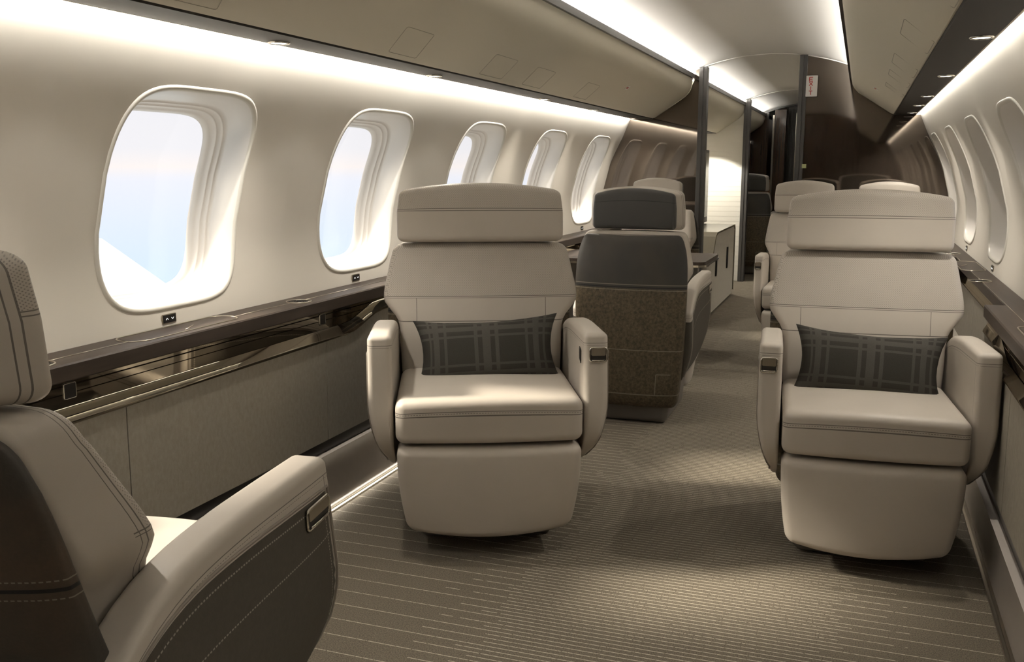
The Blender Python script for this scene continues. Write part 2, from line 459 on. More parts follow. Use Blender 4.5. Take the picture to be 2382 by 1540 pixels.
def plate(mb, pts, nrm, th, mi=0):
    """flat plate from an outline, thickness th along nrm"""
    nrm = Vector(nrm).normalized()*th; n = len(pts); A = [Vector(p) for p in pts]; B = [p+nrm for p in A]
    F = [tuple(range(n))[::-1], tuple(range(n, 2*n))]+[(i, (i+1) % n, n+(i+1) % n, n+i) for i in range(n)]
    mb.add(A+B, F, mi)

# ------------------------------------------------------------------ cabin shell
wprof = lut([(.60, 1.20), (.70, 1.235), (.80, 1.25), (.9, 1.264), (1.0, 1.267), (1.1, 1.257), (1.2, 1.232), (1.3, 1.197), (1.4, 1.152), (1.5, 1.103), (1.634, 1.045), (1.72, 1.00), (1.78, .96)])
Y0, Y1 = -1.2, 7.40
WZ, WHY, WHZ = 1.170, .30, .310       # window opening
NC = 64
def sup(n, k):
    a = 2*PI*(k+.5)/NC; c, s = math.cos(a), math.sin(a)
    return math.copysign(abs(c)**(2/n), c), math.copysign(abs(s)**(2/n), s)
CONT = [sup(4.4, k) for k in range(NC)]
def wall_bay(mb, yc, ya, yb, side):
    z0, z1 = .74, 1.74
    V = []; F = []
    K = 9
    # outer rectangle points, matched with the contour by angle
    for k in range(K+1):
        t = (k/K)
        for (cx_, cz_) in CONT:
            iy, iz = yc+cx_*WHY, WZ+cz_*WHZ
            # ray to the rectangle
            dy, dz = cx_*WHY, cz_*WHZ*1.0
            ty = ((yb if dy > 0 else ya)-yc)/dy if abs(dy) > 1e-9 else 1e9
            tz = ((z1 if dz > 0 else z0)-WZ)/dz if abs(dz) > 1e-9 else 1e9
            tt = min(ty, tz); oy, oz = yc+dy*tt, WZ+dz*tt
            y = iy+(oy-iy)*t; z = iz+(oz-iz)*t
            V.append((CX0+side*wprof(z), y, z))
    for k in range(K):
        for j in range(NC):
            q = (k*NC+j, k*NC+(j+1) % NC, (k+1)*NC+(j+1) % NC, (k+1)*NC+j)
            F.append(q if side > 0 else q[::-1])
    # corner fill of the rectangle
    for (yy, zz) in ((ya, z0), (ya, z1), (yb, z0), (yb, z1)):
        best = None
        for j in range(NC):
            a, b = V[K*NC+j], V[K*NC+(j+1) % NC]
            on = lambda p, q: (abs(p[1]-yy) < 1e-5 and abs(q[2]-zz) < 1e-5)
            if on(a, b) or on(b, a): best = j
        if best is not None:
            V.append((CX0+side*wprof(zz), yy, zz)); i = len(V)-1
            q = (K*NC+best, K*NC+(best+1) % NC, i)
            F.append(q if side > 0 else q[::-1])
    mb.add(V, F)
def wall_plain(mb, ya, yb, side, z0=.74, z1=1.74, n=24):
    P = [(wprof(z0+(z1-z0)*k/n), z0+(z1-z0)*k/n) for k in range(n+1)]
    sweep(mb, P, ya, yb, side, closed=False, ny=max(1, int((yb-ya)/.3)))
LC = [.07+1.13*k for k in range(7)]; RC = [.23+1.13*k for k in range(7)]
for side, cs, nm in ((-1, LC, 'wall_left'), (1, RC, 'wall_right')):
    mb = MB(); wall_plain(mb, Y0, cs[0]-.565, side)
    for yc in cs:
        wall_bay(mb, yc, yc-.565, yc+.565, side)
    wall_plain(mb, cs[-1]+.565, 10.9, side)
    # closing shell above the cove
    sweep(mb, [(wprof(1.74), 1.74), (.90, 1.80), (.72, 1.90)], Y0, 14.3, side, closed=False)
    wall_plain(mb, 10.9, 14.3, side)
    sweep(mb, [(1.14, 0), (1.16, .3), (1.2, .60), (wprof(.74), .74)], Y0, 14.3, side, closed=False)
    struct(mb.build(nm, M['wall']))
# windows
def make_window(idx, yc, side, shade=0):
    mb = MB()
    rings = [(1.045, .0005, 1), (1.032, -.004, 1), (1.015, -.0055, 1), (1.0, -.003, 1), (.995, .004, 1), (.988, .012, 0), (.978, .05, 0), (.965, .085, 0), (.955, .098, 0), (.948, .0985, 0), (.942, .102, 0), (.938, .118, 0), (.930, .1185, 0), (.924, .122, 0), (.920, .14, 0), (.908, .142, 0), (.90, .165, 0)]
    V = []; F = []; MI = []
    for (s, d, mi) in rings:
        for (a, b) in CONT:
            y = yc+a*WHY*s; z = WZ+b*WHZ*s
            # the deeper rings follow the outer hull and shrink at the top
            w = wprof(z)+d
            V.append((CX0+side*w, y, z-(.02*(d/.165) if b > 0 else 0)*b))
    for k in range(len(rings)-1):
        for j in range(NC):
            q = (k*NC+j, (k+1)*NC+j, (k+1)*NC+(j+1) % NC, k*NC+(j+1) % NC)
            F.append(q if side > 0 else q[::-1]); MI.append(rings[k+1][2])
    mb.add(V, F); mb.mi = MI
    o = struct(mb.build('window_%d' % idx, [M['liner'], M['lip']]))
    g = MB(); n = NC; C = [V[(len(rings)-1)*NC+j] for j in range(NC)]
    cpt = (CX0+side*(wprof(WZ)+.165), yc, WZ)
    mid = [tuple((C[j][i]+cpt[i])/2+(0 if i else 0) for i in range(3)) for j in range(NC)]
    for j in range(NC):
        mz = mid[j][2]; mid[j] = (CX0+side*(wprof(mz)+.165), mid[j][1], mz)
    F = [(j, (j+1) % NC, NC+(j+1) % NC, NC+j) for j in range(NC)]+[(NC+j, NC+(j+1) % NC, 2*NC) for j in range(NC)]
    g.add(C+mid+[cpt], F); g.build('pane', M['glass'], o)
    if shade:
        s_ = MB(); V2 = []; F2 = []
        zt, zb = WZ+WHZ*.93, WZ-WHZ*.93; zb = zt-(zt-zb)*shade
        nz = 14
        for k in range(nz+1):
            z = zb+(zt-zb)*k/nz
            b = abs((z-WZ)/(WHZ*.915)); hw = WHY*.915*(max(0, 1-min(1, b)**4.4))**(1/4.4)
            for t_ in (-1, 1):
                V2.append((CX0+side*(wprof(z)+.110), yc+t_*hw, z))
        for k in range(nz): F2.append((2*k, 2*k+1, 2*k+3, 2*k+2))
        V3 = [(x+side*.004, y, z) for x, y, z in V2]; nn = len(V2)
        s_.add(V2+V3, F2+[tuple(i+nn for i in reversed(f)) for f in F2]+[(0, 1, nn+1, nn)])
        s_.build('shade', M['shade'], o)
    return o
i = 1
for yc in LC: make_window(i, yc, -1); i += 1
for k, yc in enumerate(RC): make_window(i, yc, 1, shade=1.0 if k != 3 else .0); i += 1

# floor
mb = MB(); mb.add([(CX0-1.15, Y0, 0), (CX0+1.15, Y0, 0), (CX0+1.15, 14.3, 0), (CX0-1.15, 14.3, 0)], [(0, 1, 2, 3)])
struct(mb.build('floor', M['carpet'], smooth=False))
# ceiling
cp = lut([(0, 2.09), (.2, 2.078), (.4, 2.038), (.57, 1.985), (.66, 1.95), (.74, 1.90)])
mb = MB()
P = [(w, cp(abs(w))) for w in [-.74+1.48*k/40 for k in range(41)]]
sweep(mb, P, Y0, 14.3, 1, closed=False)
struct(mb.build('ceiling', M['ceiling']))
# overhead bins
BP = [(.563, 1.925), (.570, 1.88), (.578, 1.85), (.592, 1.825), (.62, 1.795), (.70, 1.741), (.80, 1.675), (.845, 1.645), (.862, 1.638), (.875, 1.645)]
def bin_body(y0, y1, side, parent, wrapped=True):
    mb = MB(); pr = BP+[(.875, 1.76), (.70, 1.89), (.60, 1.90)]
    sweep(mb, pr, y0, y1, side)
    return mb.build('bin_body', M['bin'], parent, sharp=50)
def zbin(w):
    for (a, A), (b, B) in zip(BP, BP[1:]):
        if a <= w <= b: return A+(B-A)*(w-a)/(b-a)
def bin_pt(y, w, side, off=.001): 
    return (CX0+side*(w-off*.55), y, zbin(w)-off*.83)
def access(side, ya, yb, wa, wb, parent, skew=.05):
    mb = MB(); n = []
    for (a, b) in rrect(.5, .5, .06, 4):
        w = (wa+wb)/2+a*(wb-wa); y = (ya+yb)/2+b*(yb-ya)+skew*a
        n.append(bin_pt(y, w, side, .0))
    tube(mb, n, .0012, closed=True, n=4)
    return mb.build('access_panel', M['groove'], parent)
def sticker(side, y, w, parent):
    mb = MB(); n = []
    plate(mb, [bin_pt(y+a, w+b, side, .0005) for a, b in ((-.03, -.013), (.03, -.013), (.03, .013), (-.03, .013))], (-side*.55, 0, -.83), .001)
    for k in (-1, 0, 1, 2):
        yy = y-.022+.011*(k+1)
        plate(mb, [bin_pt(yy+a, w+b, side, .002) for a, b in ((-.004, -.006), (.004, -.006), (.004, .005), (-.004, .005))], (-side*.55, 0, -.83), .0004, 1)
    mb.build('red_lettered_sticker', [M['placard'], M['red']], parent, smooth=False)
for side, nm in ((-1, 'left'), (1, 'right')):
    b = empty('overhead_bin', (0, 0, 0)); bin_body(Y0, Y1-.01, side, b)
    tag(b, 'beige overhead bin above the %s row of cabin windows, ahead of the glossy partition' % nm, 'overhead bin')
    if side < 0:
        for (ya, yb) in ((1.76, 2.0), (2.91, 3.12), (3.72, 3.98), (4.25, 4.52), (5.1, 5.35)): access(side, ya, yb, .735, .838, b, .06)
        sticker(side, 5.81, .695, b)
    else:
        for (ya, yb) in ((2.2, 2.5), (3.15, 3.48), (4.05, 4.40), (4.7, 4.95), (5.4, 5.6)): access(side, ya, yb, .766, .858, b, .1)
        sticker(side, 6.13, .724, b)
    b2 = empty('overhead_bin'); bin_body(Y1+.06, 10.86, side, b2)
    tag(b2, 'pale overhead bin on the %s, beyond the first pair of door posts' % nm, 'overhead bin')
    b3 = empty('overhead_bin'); bin_body(10.90, 13.15, side, b3)
    tag(b3, 'short overhead bin on the %s, beyond the white ribbed panel' % nm, 'overhead bin')
    mb = MB(); sweep(mb, [(.548, 1.925), (.548, 1.958), (.556, 1.962), (.574, 1.955), (.574, 1.925)], Y0, 14.2, side)
    r = mb.build('trim_%d' % (1 if side < 0 else 2), M['rail'], sharp=40); struct(r)
    # lamp strip under the bin
    mb = MB(); sweep(mb, [(.868, 1.640), (.872, 1.634), (1.008, 1.634), (1.012, 1.638), (1.012, 1.650), (1.0, 1.652), (.97, 1.66), (.88, 1.70)], Y0, 10.86, side)
    struct(mb.build('trim_%d' % (3 if side < 0 else 4), M['strip'], sharp=40))
    mb = MB(); sweep(mb, [(1.010, 1.634), (1.016, 1.634), (1.018, 1.640), (1.018, 1.652), (1.010, 1.652)], Y0, 10.86, side)
    struct(mb.build('trim_%d' % (5 if side < 0 else 6), M['bin'], sharp=40))
    # kick panel along the floor
    mb = MB(); kp = lut([(0, 1.120), (.03, 1.119), (.08, 1.126), (.14, 1.128), (.19, 1.118), (.235, 1.095)])
    pr = [(kp(z), z) for z in [.235*k/14 for k in range(15)]]+[(1.14, .235), (1.14, 0)]
    sweep(mb, pr, Y0, 10.8, side)
    bb = struct(mb.build('baseboard_%s' % nm, M['kick'], sharp=50))
    mb = MB(); sweep(mb, [(1.102, .001), (1.102, .008), (1.108, .011), (1.119, .011), (1.119, .001)], Y0, 10.8, side)
    sweep(mb, [(1.112, .012), (1.110, .018), (1.119, .018), (1.119, .012)], Y0, 10.8, side)
    mb.build('floor_trim', M['satin'], bb, sharp=40)
    mb = MB(); sweep(mb, [(1.122, .236), (1.122, .284), (1.15, .284), (1.15, .236)], Y0, 10.8, side)
    struct(mb.build('trim_%d' % (7 if side < 0 else 8), M['black'], smooth=False))
# reading lights in the strips
def reading_light(side, y, lab):
    o = empty('reading_light', (CX0+side*.973, y, 1.634))
    mb = MB(); tube(mb, [(.029*math.cos(a), .029*math.sin(a), -.001) for a in [2*PI*k/28 for k in range(28)]], .0045, closed=True)
    mb.build('trim_ring', M['chrome'], o)
    mb = MB(); plate(mb, [(.024*math.cos(2*PI*k/24), .024*math.sin(2*PI*k/24), -.0008) for k in range(24)], (0, 0, -1), .002)
    mb.build('lens', M['lens'], o)
    tag(o, lab, 'reading light', 'reading lights in the dark strip')
    d = bpy.data.lights.new('reading_beam', 'SPOT'); l = bpy.data.objects.new('reading_beam', d); COL.objects.link(l)
    l.location = (CX0+side*.973, y, 1.60); d.energy = 22; d.spot_size = math.radians(110); d.spot_blend = .8; d.color = (1, .93, .82); d.shadow_soft_size = .025
    l.rotation_euler = (0, side*.12, 0)
for yy in (8.5, 9.7):
    for side in (-1, 1):
        reading_light(side, yy, 'round reading light above the credenza compartment, %s side, %s one' % ('left' if side < 0 else 'right', 'nearer' if yy < 9 else 'farther'))
for yy in (.15, 1.35):  # unseen lamps, added as fill light for the foreground seat
    for side in (-1, 1):
        reading_light(side, yy, 'unseen reading light added as fill over the %s windows, %s the viewer' % ('left' if side < 0 else 'right', 'beside' if yy > 1 else 'level with'))
ORD = ['nearest', 'second nearest', 'third nearest', 'fourth nearest', 'fifth nearest', 'sixth nearest', 'farthest']
for k, y in enumerate((2.50, 3.60, 5.03, 6.07, 7.2)):
    reading_light(-1, y, 'round reading light in the strip over the left windows, %s one in view' % (ORD[k] if k < 4 else 'farthest'))
for k, y in enumerate((3.08, 4.31, 5.50, 6.30, 7.14)):
    reading_light(1, y, 'round reading light in the strip over the right windows, %s one in view' % (ORD[k] if k < 4 else 'farthest'))

for k, (y, mat_) in enumerate(((7.40, 'ceiling'), (10.86, 'ceiling'), (13.18, 'post'))):  # first ring is added, its shape standing in for a soft ceiling shadow
    mb = MB(); n = 24; P = [(-.70+1.40*i/n, cp(abs(-.70+1.40*i/n))) for i in range(n+1)]
    sweep(mb, P+[(w, z-(.006 if k < 2 else .022)) for w, z in reversed(P)], y-.01, y+.03, 1)
    struct(mb.build('trim_%d' % (9+k), M[mat_], sharp=40))
# rear bulkhead behind the camera and far end
mb = MB(); box(mb, (CX0, Y0-.03, 1.05), (2.8, .06, 2.2)); struct(mb.build('wall_back', M['bulk'], smooth=False))
mb = MB(); box(mb, (CX0, 14.33, 1.05), (2.8, .06, 2.2)); struct(mb.build('wall_front', M['bulk'], smooth=False))

# ------------------------------------------------------------------ partitions
def part_outline(side, wi, wo=None):
    """outline of the partition from the post (w=wi, signed) to the wall, in (x, z)"""
    s = side; P = []
    P.append((CX0+wi, .002)); P.append((CX0+s*1.115, .002)); P.append((CX0+s*1.10, .25)); P.append((CX0+s*1.12, .5)); P.append((CX0+s*1.10, .76)); P.append((CX0+s*1.10, .80))
    for k in range(0, 22): 
        z = .80+(1.634-.80)*k/21; P.append((CX0+s*(wprof(z)-.004), z))
    P.append((CX0+s*.868, 1.634))
    for (w, z) in reversed(BP[1:8]): P.append((CX0+s*(w-.0), z-.002))
    P.append((CX0+s*.55, 1.92))
    n = 10; a = s*.545
    for k in range(n+1):
        w = a+(wi-a)*k/n; P.append((CX0+w, cp(abs(w))-.003))
    return P
def partition(side, wi, y, mat, name, lab, cat='partition'):
    o = empty(name, (0, 0, 0)); mb = MB()
    P = part_outline(side, wi)
    plate(mb, [(x, y+.04, z) for x, z in P], (0, -1, 0), .04)
    mb.build('glass_panel', mat, o, smooth=False)
    tag(o, lab, cat); return o
pl = partition(-1, -.50, 7.40, M['mirror'], 'cabin_partition', 'glossy dark partition on the left, reflecting the left windows')
pr_ = partition(1, .24, 7.40, M['mirror'], 'cabin_partition', 'glossy dark partition on the right, carrying the exit placard')
def post(parent, w, y, wd=.062, dp=.085, top=None):
    mb = MB(); z1 = top or cp(abs(w))-.004
    box(mb, (CX0+w, y, z1/2), (wd, dp, z1)); box(mb, (CX0+w-wd*.22, y-dp/2-.004, z1/2), (wd*.5, .01, z1-.01))
    return mb.build('door_post', M['post'], parent, smooth=False)
post(pl, -.485, 7.42); post(pr_, .235, 7.42, .056)
pc = partition(-1, -.52, 13.2, M['bulk'], 'cabin_partition', 'dark wood partition at the far end, left of the narrow wooden door')
# exit placard on the right partition
ex = empty('exit_placard', (-.375, 7.355, 1.845)); mb = MB()
plate(mb, [(a, 0, b) for a, b in rrect(.040, .074, .003, 2)], (0, -1, 0), .003); mb.build('board', M['placard'], ex, smooth=False)
mb = MB()
def stroke(mb, x0, z0, x1, z1, w=.0055):
    a = Vector((x0, 0, z0)); b = Vector((x1, 0, z1)); t = (b-a).normalized(); n = Vector((-t.z, 0, t.x))*w/2
    plate(mb, [p+Vector((0, -.0035, 0)) for p in (a-n, b-n, b+n, a+n)], (0, -1, 0), .001)
for (zc, segs) in ((.048, 'E'), (.016, 'X'), (-.016, 'I'), (-.048, 'T')):
    h, w = .0135, .012; x0 = -.006
    S = {'E': [(-w, -h, -w, h), (-w, h, w, h), (-w, 0, w*.8, 0), (-w, -h, w, -h)], 'X': [(-w, -h, w, h), (-w, h, w, -h)], 'I': [(0, -h, 0, h)], 'T': [(-w, h, w, h), (0, h, 0, -h)]}[segs]
    for (a, b, c, d) in S: stroke(mb, x0+a, zc+b, x0+c, zc+d)
mb.build('lettering', M['red'], ex, smooth=False)
tag(ex, 'white upright placard with red EXIT letters on the right partition', 'sign')
mb = MB(); box(mb, (CX0+.275, 7.352, 1.275), (.03, .006, .03)); tag(mb.build('luminous_patch', M['lumin'], smooth=False), 'small pale green square patch beside the right door post', 'patch')

# second compartment
o = empty('ribbed_wall_panel'); mb = MB(); P = [(x, z) for x, z in part_outline(-1, -.54)]
plate(mb, [(x, 10.86, z) for x, z in P], (0, -1, 0), .03); mb.build('panel_face', M['ribbed'], o, smooth=False)
post(o, -.535, 10.86, .066, .12)
tag(o, 'white horizontally ribbed wall panel lit brightly behind the grey credenza', 'wall panel')
d = bpy.data.lights.new('panel_downlight', 'SPOT'); l = bpy.data.objects.new('panel_downlight', d); COL.objects.link(l)
l.location = (CX0-.90, 10.35, 1.62); d.energy = 55; d.spot_size = math.radians(100); d.spot_blend = .25; d.color = (1, .95, .84); d.shadow_soft_size = .02
l.rotation_euler = (math.radians(14), 0, 0)
# credenza
o = empty('credenza', (0, 0, 0)); mb = MB()
P = [(7.9, .02), (9.62, .02), (9.66, .06), (9.66, .655), (9.62, .69), (8.42, .69), (8.34, .67), (8.18, .50), (8.10, .46), (7.9, .45)]
V = [(-1.72, y, z) for y, z in P]+[(-1.16, y, z) for y, z in P]; n = len(P)
mb.add(V, [tuple(range(n))[::-1], tuple(range(n, 2*n))]+[(i, (i+1) % n, n+(i+1) % n, n+i) for i in range(n)]); mb.build('body', M['cred'], o, smooth=False)
mb = MB(); P2 = [(8.44, .692), (9.63, .692), (9.665, .66), (9.665, .05), (9.68, .05), (9.68, .665), (9.64, .708), (8.40, .708), (8.30, .675), (8.15, .51), (8.08, .475), (7.9, .468), (7.9, .452), (8.10, .462), (8.18, .50), (8.34, .672)]
V = [(-1.725, y, z) for y, z in P2]+[(-1.15, y, z) for y, z in P2]; n = len(P2)
mb.add(V, [tuple(range(n)), tuple(range(n, 2*n))[::-1]]+[(i, n+i, n+(i+1) % n, (i+1) % n) for i in range(n)]); mb.build('countertop', M['cred_top'], o, smooth=False)
for y in (8.42, 9.15):
    mb = MB(); box(mb, (-1.155, y, .42), (.012, .06, .20)); mb.build('door_handle', M['black'], o, smooth=False)
tag(o, 'low grey credenza with slot handles and sloped front, before the white ribbed panel', 'cabinet')
o = empty('television'); mb = MB(); box(mb, (-1.49, 9.30, 1.075), (.05, 1.15, .72)); mb.build('case', M['post'], o, smooth=False)
mb = MB(); box(mb, (-1.463, 9.30, 1.09), (.004, 1.10, .64)); mb.build('screen', M['screen'], o, smooth=False)
tag(o, 'thin dark television seen edge on above the grey credenza', 'television')
# far door and dark galley posts
o = empty('far_door'); mb = MB(); box(mb, (-1.02, 13.05, 1.0), (.14, .30, 1.99)); mb.build('door_leaf', M['bulk'], o, smooth=False)
mb = MB(); box(mb, (-1.10, 12.86, 1.25), (.022, .05, 1.35)); mb.build('edge_strip', M['chrome'], o, smooth=False)
tag(o, 'narrow dark wood door standing open at the far end with a bright edge strip', 'door')
o = empty('galley_cabinet'); mb = MB(); box(mb, (-.70, 13.30, 1.02), (.50, .10, 2.04)); mb.build('front_panel', M['post'], o, smooth=False)
for x in (-.90, -.80, -.72):
    mb = MB(); box(mb, (x, 13.235, 1.02), (.03, .03, 2.0)); mb.build('upright', M['post'], o, smooth=False)
mb = MB(); box(mb, (-.845, 13.235, 1.02), (.010, .012, 1.9)); mb.build('bright_edge', M['chrome'], o, smooth=False)
tag(o, 'charcoal galley cabinet with tall uprights at the far end, right of the wooden door', 'cabinet')
o = empty('far_table'); mb = MB(); box(mb, (-1.32, 12.72, .72), (.42, .36, .03)); mb.build('tabletop', M['bulk'], o, smooth=False)
mb = MB(); box(mb, (-1.22, 12.72, .35), (.06, .2, .70)); mb.build('leg', M['chrome'], o, smooth=False)
tag(o, 'small dark table beyond the far dark seat', 'table')
mb = MB(); box(mb, (-1.30, 13.12, .92), (.44, .05, .36)); tag(mb.build('amber_wall_panel', M['orange'], smooth=False), 'amber wood panel low on the far wall behind the dark seat', 'wall panel')
mb = MB(); box(mb, (CX0+.60, 10.9, 1.0), (.86, .05, 2.0)); tag(mb.build('cabin_partition', M['post'], smooth=False), 'charcoal partition on the right beyond the first door posts', 'partition')

# ------------------------------------------------------------------ side ledges and lower side walls
def sm(t): t = max(0, min(1, t)); return t*t*(3-2*t)
def band_low(y): return .655+.055*sm((y-3.08)/.28)-.055*sm((y-6.2)/.3)
for side, nm in ((-1, 'left'), (1, 'right')):
    o = empty('side_ledge')
    segs = [(Y0, 3.6, 1.100), (3.6, 5.45, 1.168), (5.45, 7.39, 1.10)] if side > 0 else [(Y0, 7.39, 1.100)]
    mb = MB()
    for (a, b, wf) in segs:
        sweep(mb, [(wf+.003, .757), (wf, .760), (wf, .797), (wf+.004, .801), (1.246, .801), (1.232, .757)], a, b, side)
    mb.build('ledge_top', M['ledge'], o, sharp=40)
    mb = MB()
    for (a, b, wf) in segs:
        sweep(mb, [(wf+.022, .654), (wf+.022, .757), (wf+.032, .757), (wf+.032, .654)], a, b, side)
        tube(mb, [(CX0+side*(wf+.021), a, .742), (CX0+side*(wf+.021), b, .742)], .0016, n=4)
        tube(mb, [(CX0+side*(wf+.021), a, .722), (CX0+side*(wf+.021), b, .722)], .001, n=4)
    mb.build('glossy_fascia', M['gloss'], o, sharp=40)
    mb = MB()
    ny = 90
    for (a, b, wf) in segs:
        nn = max(4, int((b-a)/.06))
        def wz(w, z, y): return z+(band_low(y)-.655)
        sweep(mb, [(wf+.020, .648), (wf+.005, .648), (wf+.002, .652), (wf+.003, .658), (wf+.020, .690)], a, b, side, ny=nn, wf=wz)
    mb.build('fascia_lip', M['lipmetal'], o, sharp=50)
    # inlay line with oval tray and cup holders
    mb = MB(); zt = .8015
    tray = [2.25, 4.2, .6] if side < 0 else [2.9, 5.0, .9]
    cups = [1.70, 2.85, 3.75] if side < 0 else [4.35, 5.7, 1.9]
    lids = []; grs = []
    for yc in tray:
        tube(mb, [(CX0+side*(1.185)+a, yc+b, zt) for a, b in rrect(.052, .235, .05, 8)], .0024, closed=True, n=5)
        mb2 = MB(); lids.append(mb2)
        plate(mb2, [(CX0+side*1.185+a, yc+b, .8012) for a, b in rrect(.045, .225, .044, 8)], (0, 0, 1), .0009)
        tube(mb, [(CX0+side*1.15, yc-.02, zt+.001), (CX0+side*1.18, yc+.05, zt+.001)], .002, n=5)
    for yc in cups:
        mb3 = MB(); grs.append(mb3)
        tube(mb, [(CX0+side*1.165+.043*math.cos(a), yc+.043*math.sin(a), zt) for a in [2*PI*k/28 for k in range(28)]], .0026, closed=True, n=5)
        for rr in (.034, .026, .018, .010):
            tube(mb3, [(CX0+side*1.165+rr*math.cos(a), yc+rr*math.sin(a), zt) for a in [2*PI*k/24 for k in range(24)]], .0014, closed=True, n=4)
    allc = sorted([(y-.235, y+.235) for y in tray]+[(y-.043, y+.043) for y in cups]); pv = Y0
    for a, b in allc+[(7.38, 7.38)]:
        if a > pv: tube(mb, [(CX0+side*1.170, pv, zt), (CX0+side*1.170, a, zt)], .0013, n=4)
        pv = b
    mb.build('metal_inlay', M['satin'], o)
    for q in lids: q.build('tray_lid', M['ledge'], o, smooth=False)
    for q in grs: q.build('speaker_grille', M['strip'], o)
    tag(o, 'dark brown side ledge with metal inlay running under the %s windows' % nm, 'side ledge')
    # square sockets on the fascia
    for k, y in enumerate((1.755, 2.93) if side < 0 else (2.4,)):
        s_ = empty('square_socket', (CX0+side*1.121, y, .728)); mb = MB()
        tube(mb, [(0, a, b) for a, b in rrect(.019, .019, .004, 3)], .0022, closed=True); mb.build('frame', M['chrome'], s_)
        mb = MB(); plate(mb, [(side*.001, a, b) for a, b in rrect(.018, .018, .003, 3)], (-side, 0, 0), .003); mb.build('cover', M['black'], s_, smooth=False)
        tag(s_, ['silver framed square socket low on the left, next to the foreground headrest', 'silver framed square socket on the glossy fascia left of the middle seat'][k] if side < 0 else 'silver framed square socket on the right fascia beside the near seat', 'socket')
    # cloth panels between the seams
    cuts = [Y0, -.1, .9, 1.925, 2.93, 3.60, 4.6, 5.45, 6.3, 7.39]
    names = ['at the very rear', 'behind the viewer', 'left of the foreground seat', 'behind the foreground armrest, widest in view', 'beside the seat with the pillow', 'just past the pillow seat', 'beside the dark backed seat', 'beyond the dark backed seat', 'next to the partition']
    for k in range(len(cuts)-1):
        a, b = cuts[k]+.002, cuts[k+1]-.002
        if side > 0 and k == 0: pass
        wf = 1.100
        if side > 0 and 3.59 < (a+b)/2 < 5.46: wf = 1.168
        mb = MB()
        def wz2(w, z, y): return z+((band_low(y)-.655) if z > .5 else 0)
        sweep(mb, [(wf+.014 if wf > 1.12 else 1.112, .280), (wf+.010, .45), (wf+.008, .650), (wf+.02, .650), (wf+.03, .45), (wf+.03, .280)], a, b, side, ny=max(2, int((b-a)/.06)), wf=wz2)
        c = mb.build('side_wall_panel', M['fabric'], sharp=40)
        tag(c, 'grey beige cloth side panel on the %s, %s' % (nm, names[k]), 'side panel')
    # window switches
    for k, yc in enumerate([y for y in (LC if side < 0 else RC) if y > 1.5]):
        yy = yc-.05
        s_ = empty('window_switch', (CX0+side*(wprof(.822)-.001), yy, .822)); mb = MB()
        plate(mb, [(0, a, b) for a, b in rrect(.030, .014, .002, 2)], (-side, 0, 0), .003); mb.build('frame', M['satin'], s_, smooth=False)
        mb = MB(); plate(mb, [(-side*.003, a, b) for a, b in rrect(.027, .0115, .0015, 2)], (-side, 0, 0), .0012); mb.build('button', M['black'], s_, smooth=False)
        mb = MB()
        for (yo, sg) in ((-.012, 1), (.012, -1)):
            tube(mb, [(-side*.0046, yo-.005, -.0025*sg), (-side*.0046, yo, .0025*sg), (-side*.0046, yo+.005, -.0025*sg)], .0009, n=4)
        mb.build('arrow_marks', M['white_mark'], s_, smooth=False)
        tag(s_, 'small black window switch under the %s %s window in view' % (ORD[k] if k < 4 else 'farthest', nm), 'switch', 'window switches')

# ------------------------------------------------------------------ seats
Wb = lut([(.46, .268), (.58, .272), (.66, .274), (.70, .282), (.735, .306), (.765, .325), (.80, .326), (.86, .315), (.98, .291)])
lean = lut([(.46, .0), (.62, .0), (.70, .01), (.80, .03), (.97, .065), (1.2, .10)])
rear_l = lut([(.46, .16), (.65, .175), (.80, .175), (.97, .165)])
def P_back(x, y, z):
    zz = z+.728; yy = lean(zz); yr = rear_l(zz); t = (y+.085)/.17
    k = Wb(zz)/.29
    bulge = -.012*(1-(x/.29)**2) if t < .5 else 0
    wing = -.0
    return (x*k*(1-.05*t), yy+(yr-yy)*t+bulge*(1-t)+wing, zz-.006*(x/.29)**2*(1 if z > .2 else 0))
Ws = lut([(.08, .265), (.2, .285), (.40, .305), (.65, .318), (.80, .316), (.88, .305), (.94, .285)])
fs = lut([(.08, .08), (.3, .11), (.5, .15), (.65, .17), (.80, .17), (.94, .155)])
rs = lut([(.08, .205), (.2, .24), (.45, .262), (.65, .260), (.80, .245), (.94, .222)])
def P_shell(x, y, z):
    zz = z+.525; t = (y+.06)/.12; xx = x/.30*Ws(zz)
    yr = rs(zz)-.045*abs(x/.30)**2.5
    return (xx, fs(zz)+(yr-fs(zz))*t, zz)
def P_head(x, y, z):
    t = (y+.055)/.11; zr = z/.11
    arch = -.028*(x/.285)**2*max(0, zr)
    k = (1-.035*max(0, zr))*(1-.16*t)
    return (x*k, y+.085+.010*zr*.5+.012*(x/.285)**2*(1-t)-.006, z*(1-.10*t)+1.087+arch)
def P_cush(x, y, z):
    t = (-y+.27)/.54      # 1 at the front
    crown = .010*(1-(x/.268)**2)*(1 if z > 0 else 0)
    fr = -.018*(1-(x/.268)**2)*max(0, (t-.6)/.4)
    return (x*(1.0+.0*t), y-.275+fr+(.012 if z < 0 else 0)*max(0, t-.8), z+.464+crown-.012*(1-t)*(1 if z > 0 else 0))
def P_rest(x, y, z):
    v = (z+.145)/.29                              # 0 bottom 1 top
    k = 1-.10*(1-v)**2.2
    front = (-y+.07)/.14
    fb = -.035*(1-(x/.266)**2)*front*(1-.5*v)
    return (x*k, y-.475+fb+.045*(1-v)**2, z+.238-.022*(1-(x/.266)**2)*(1-v))
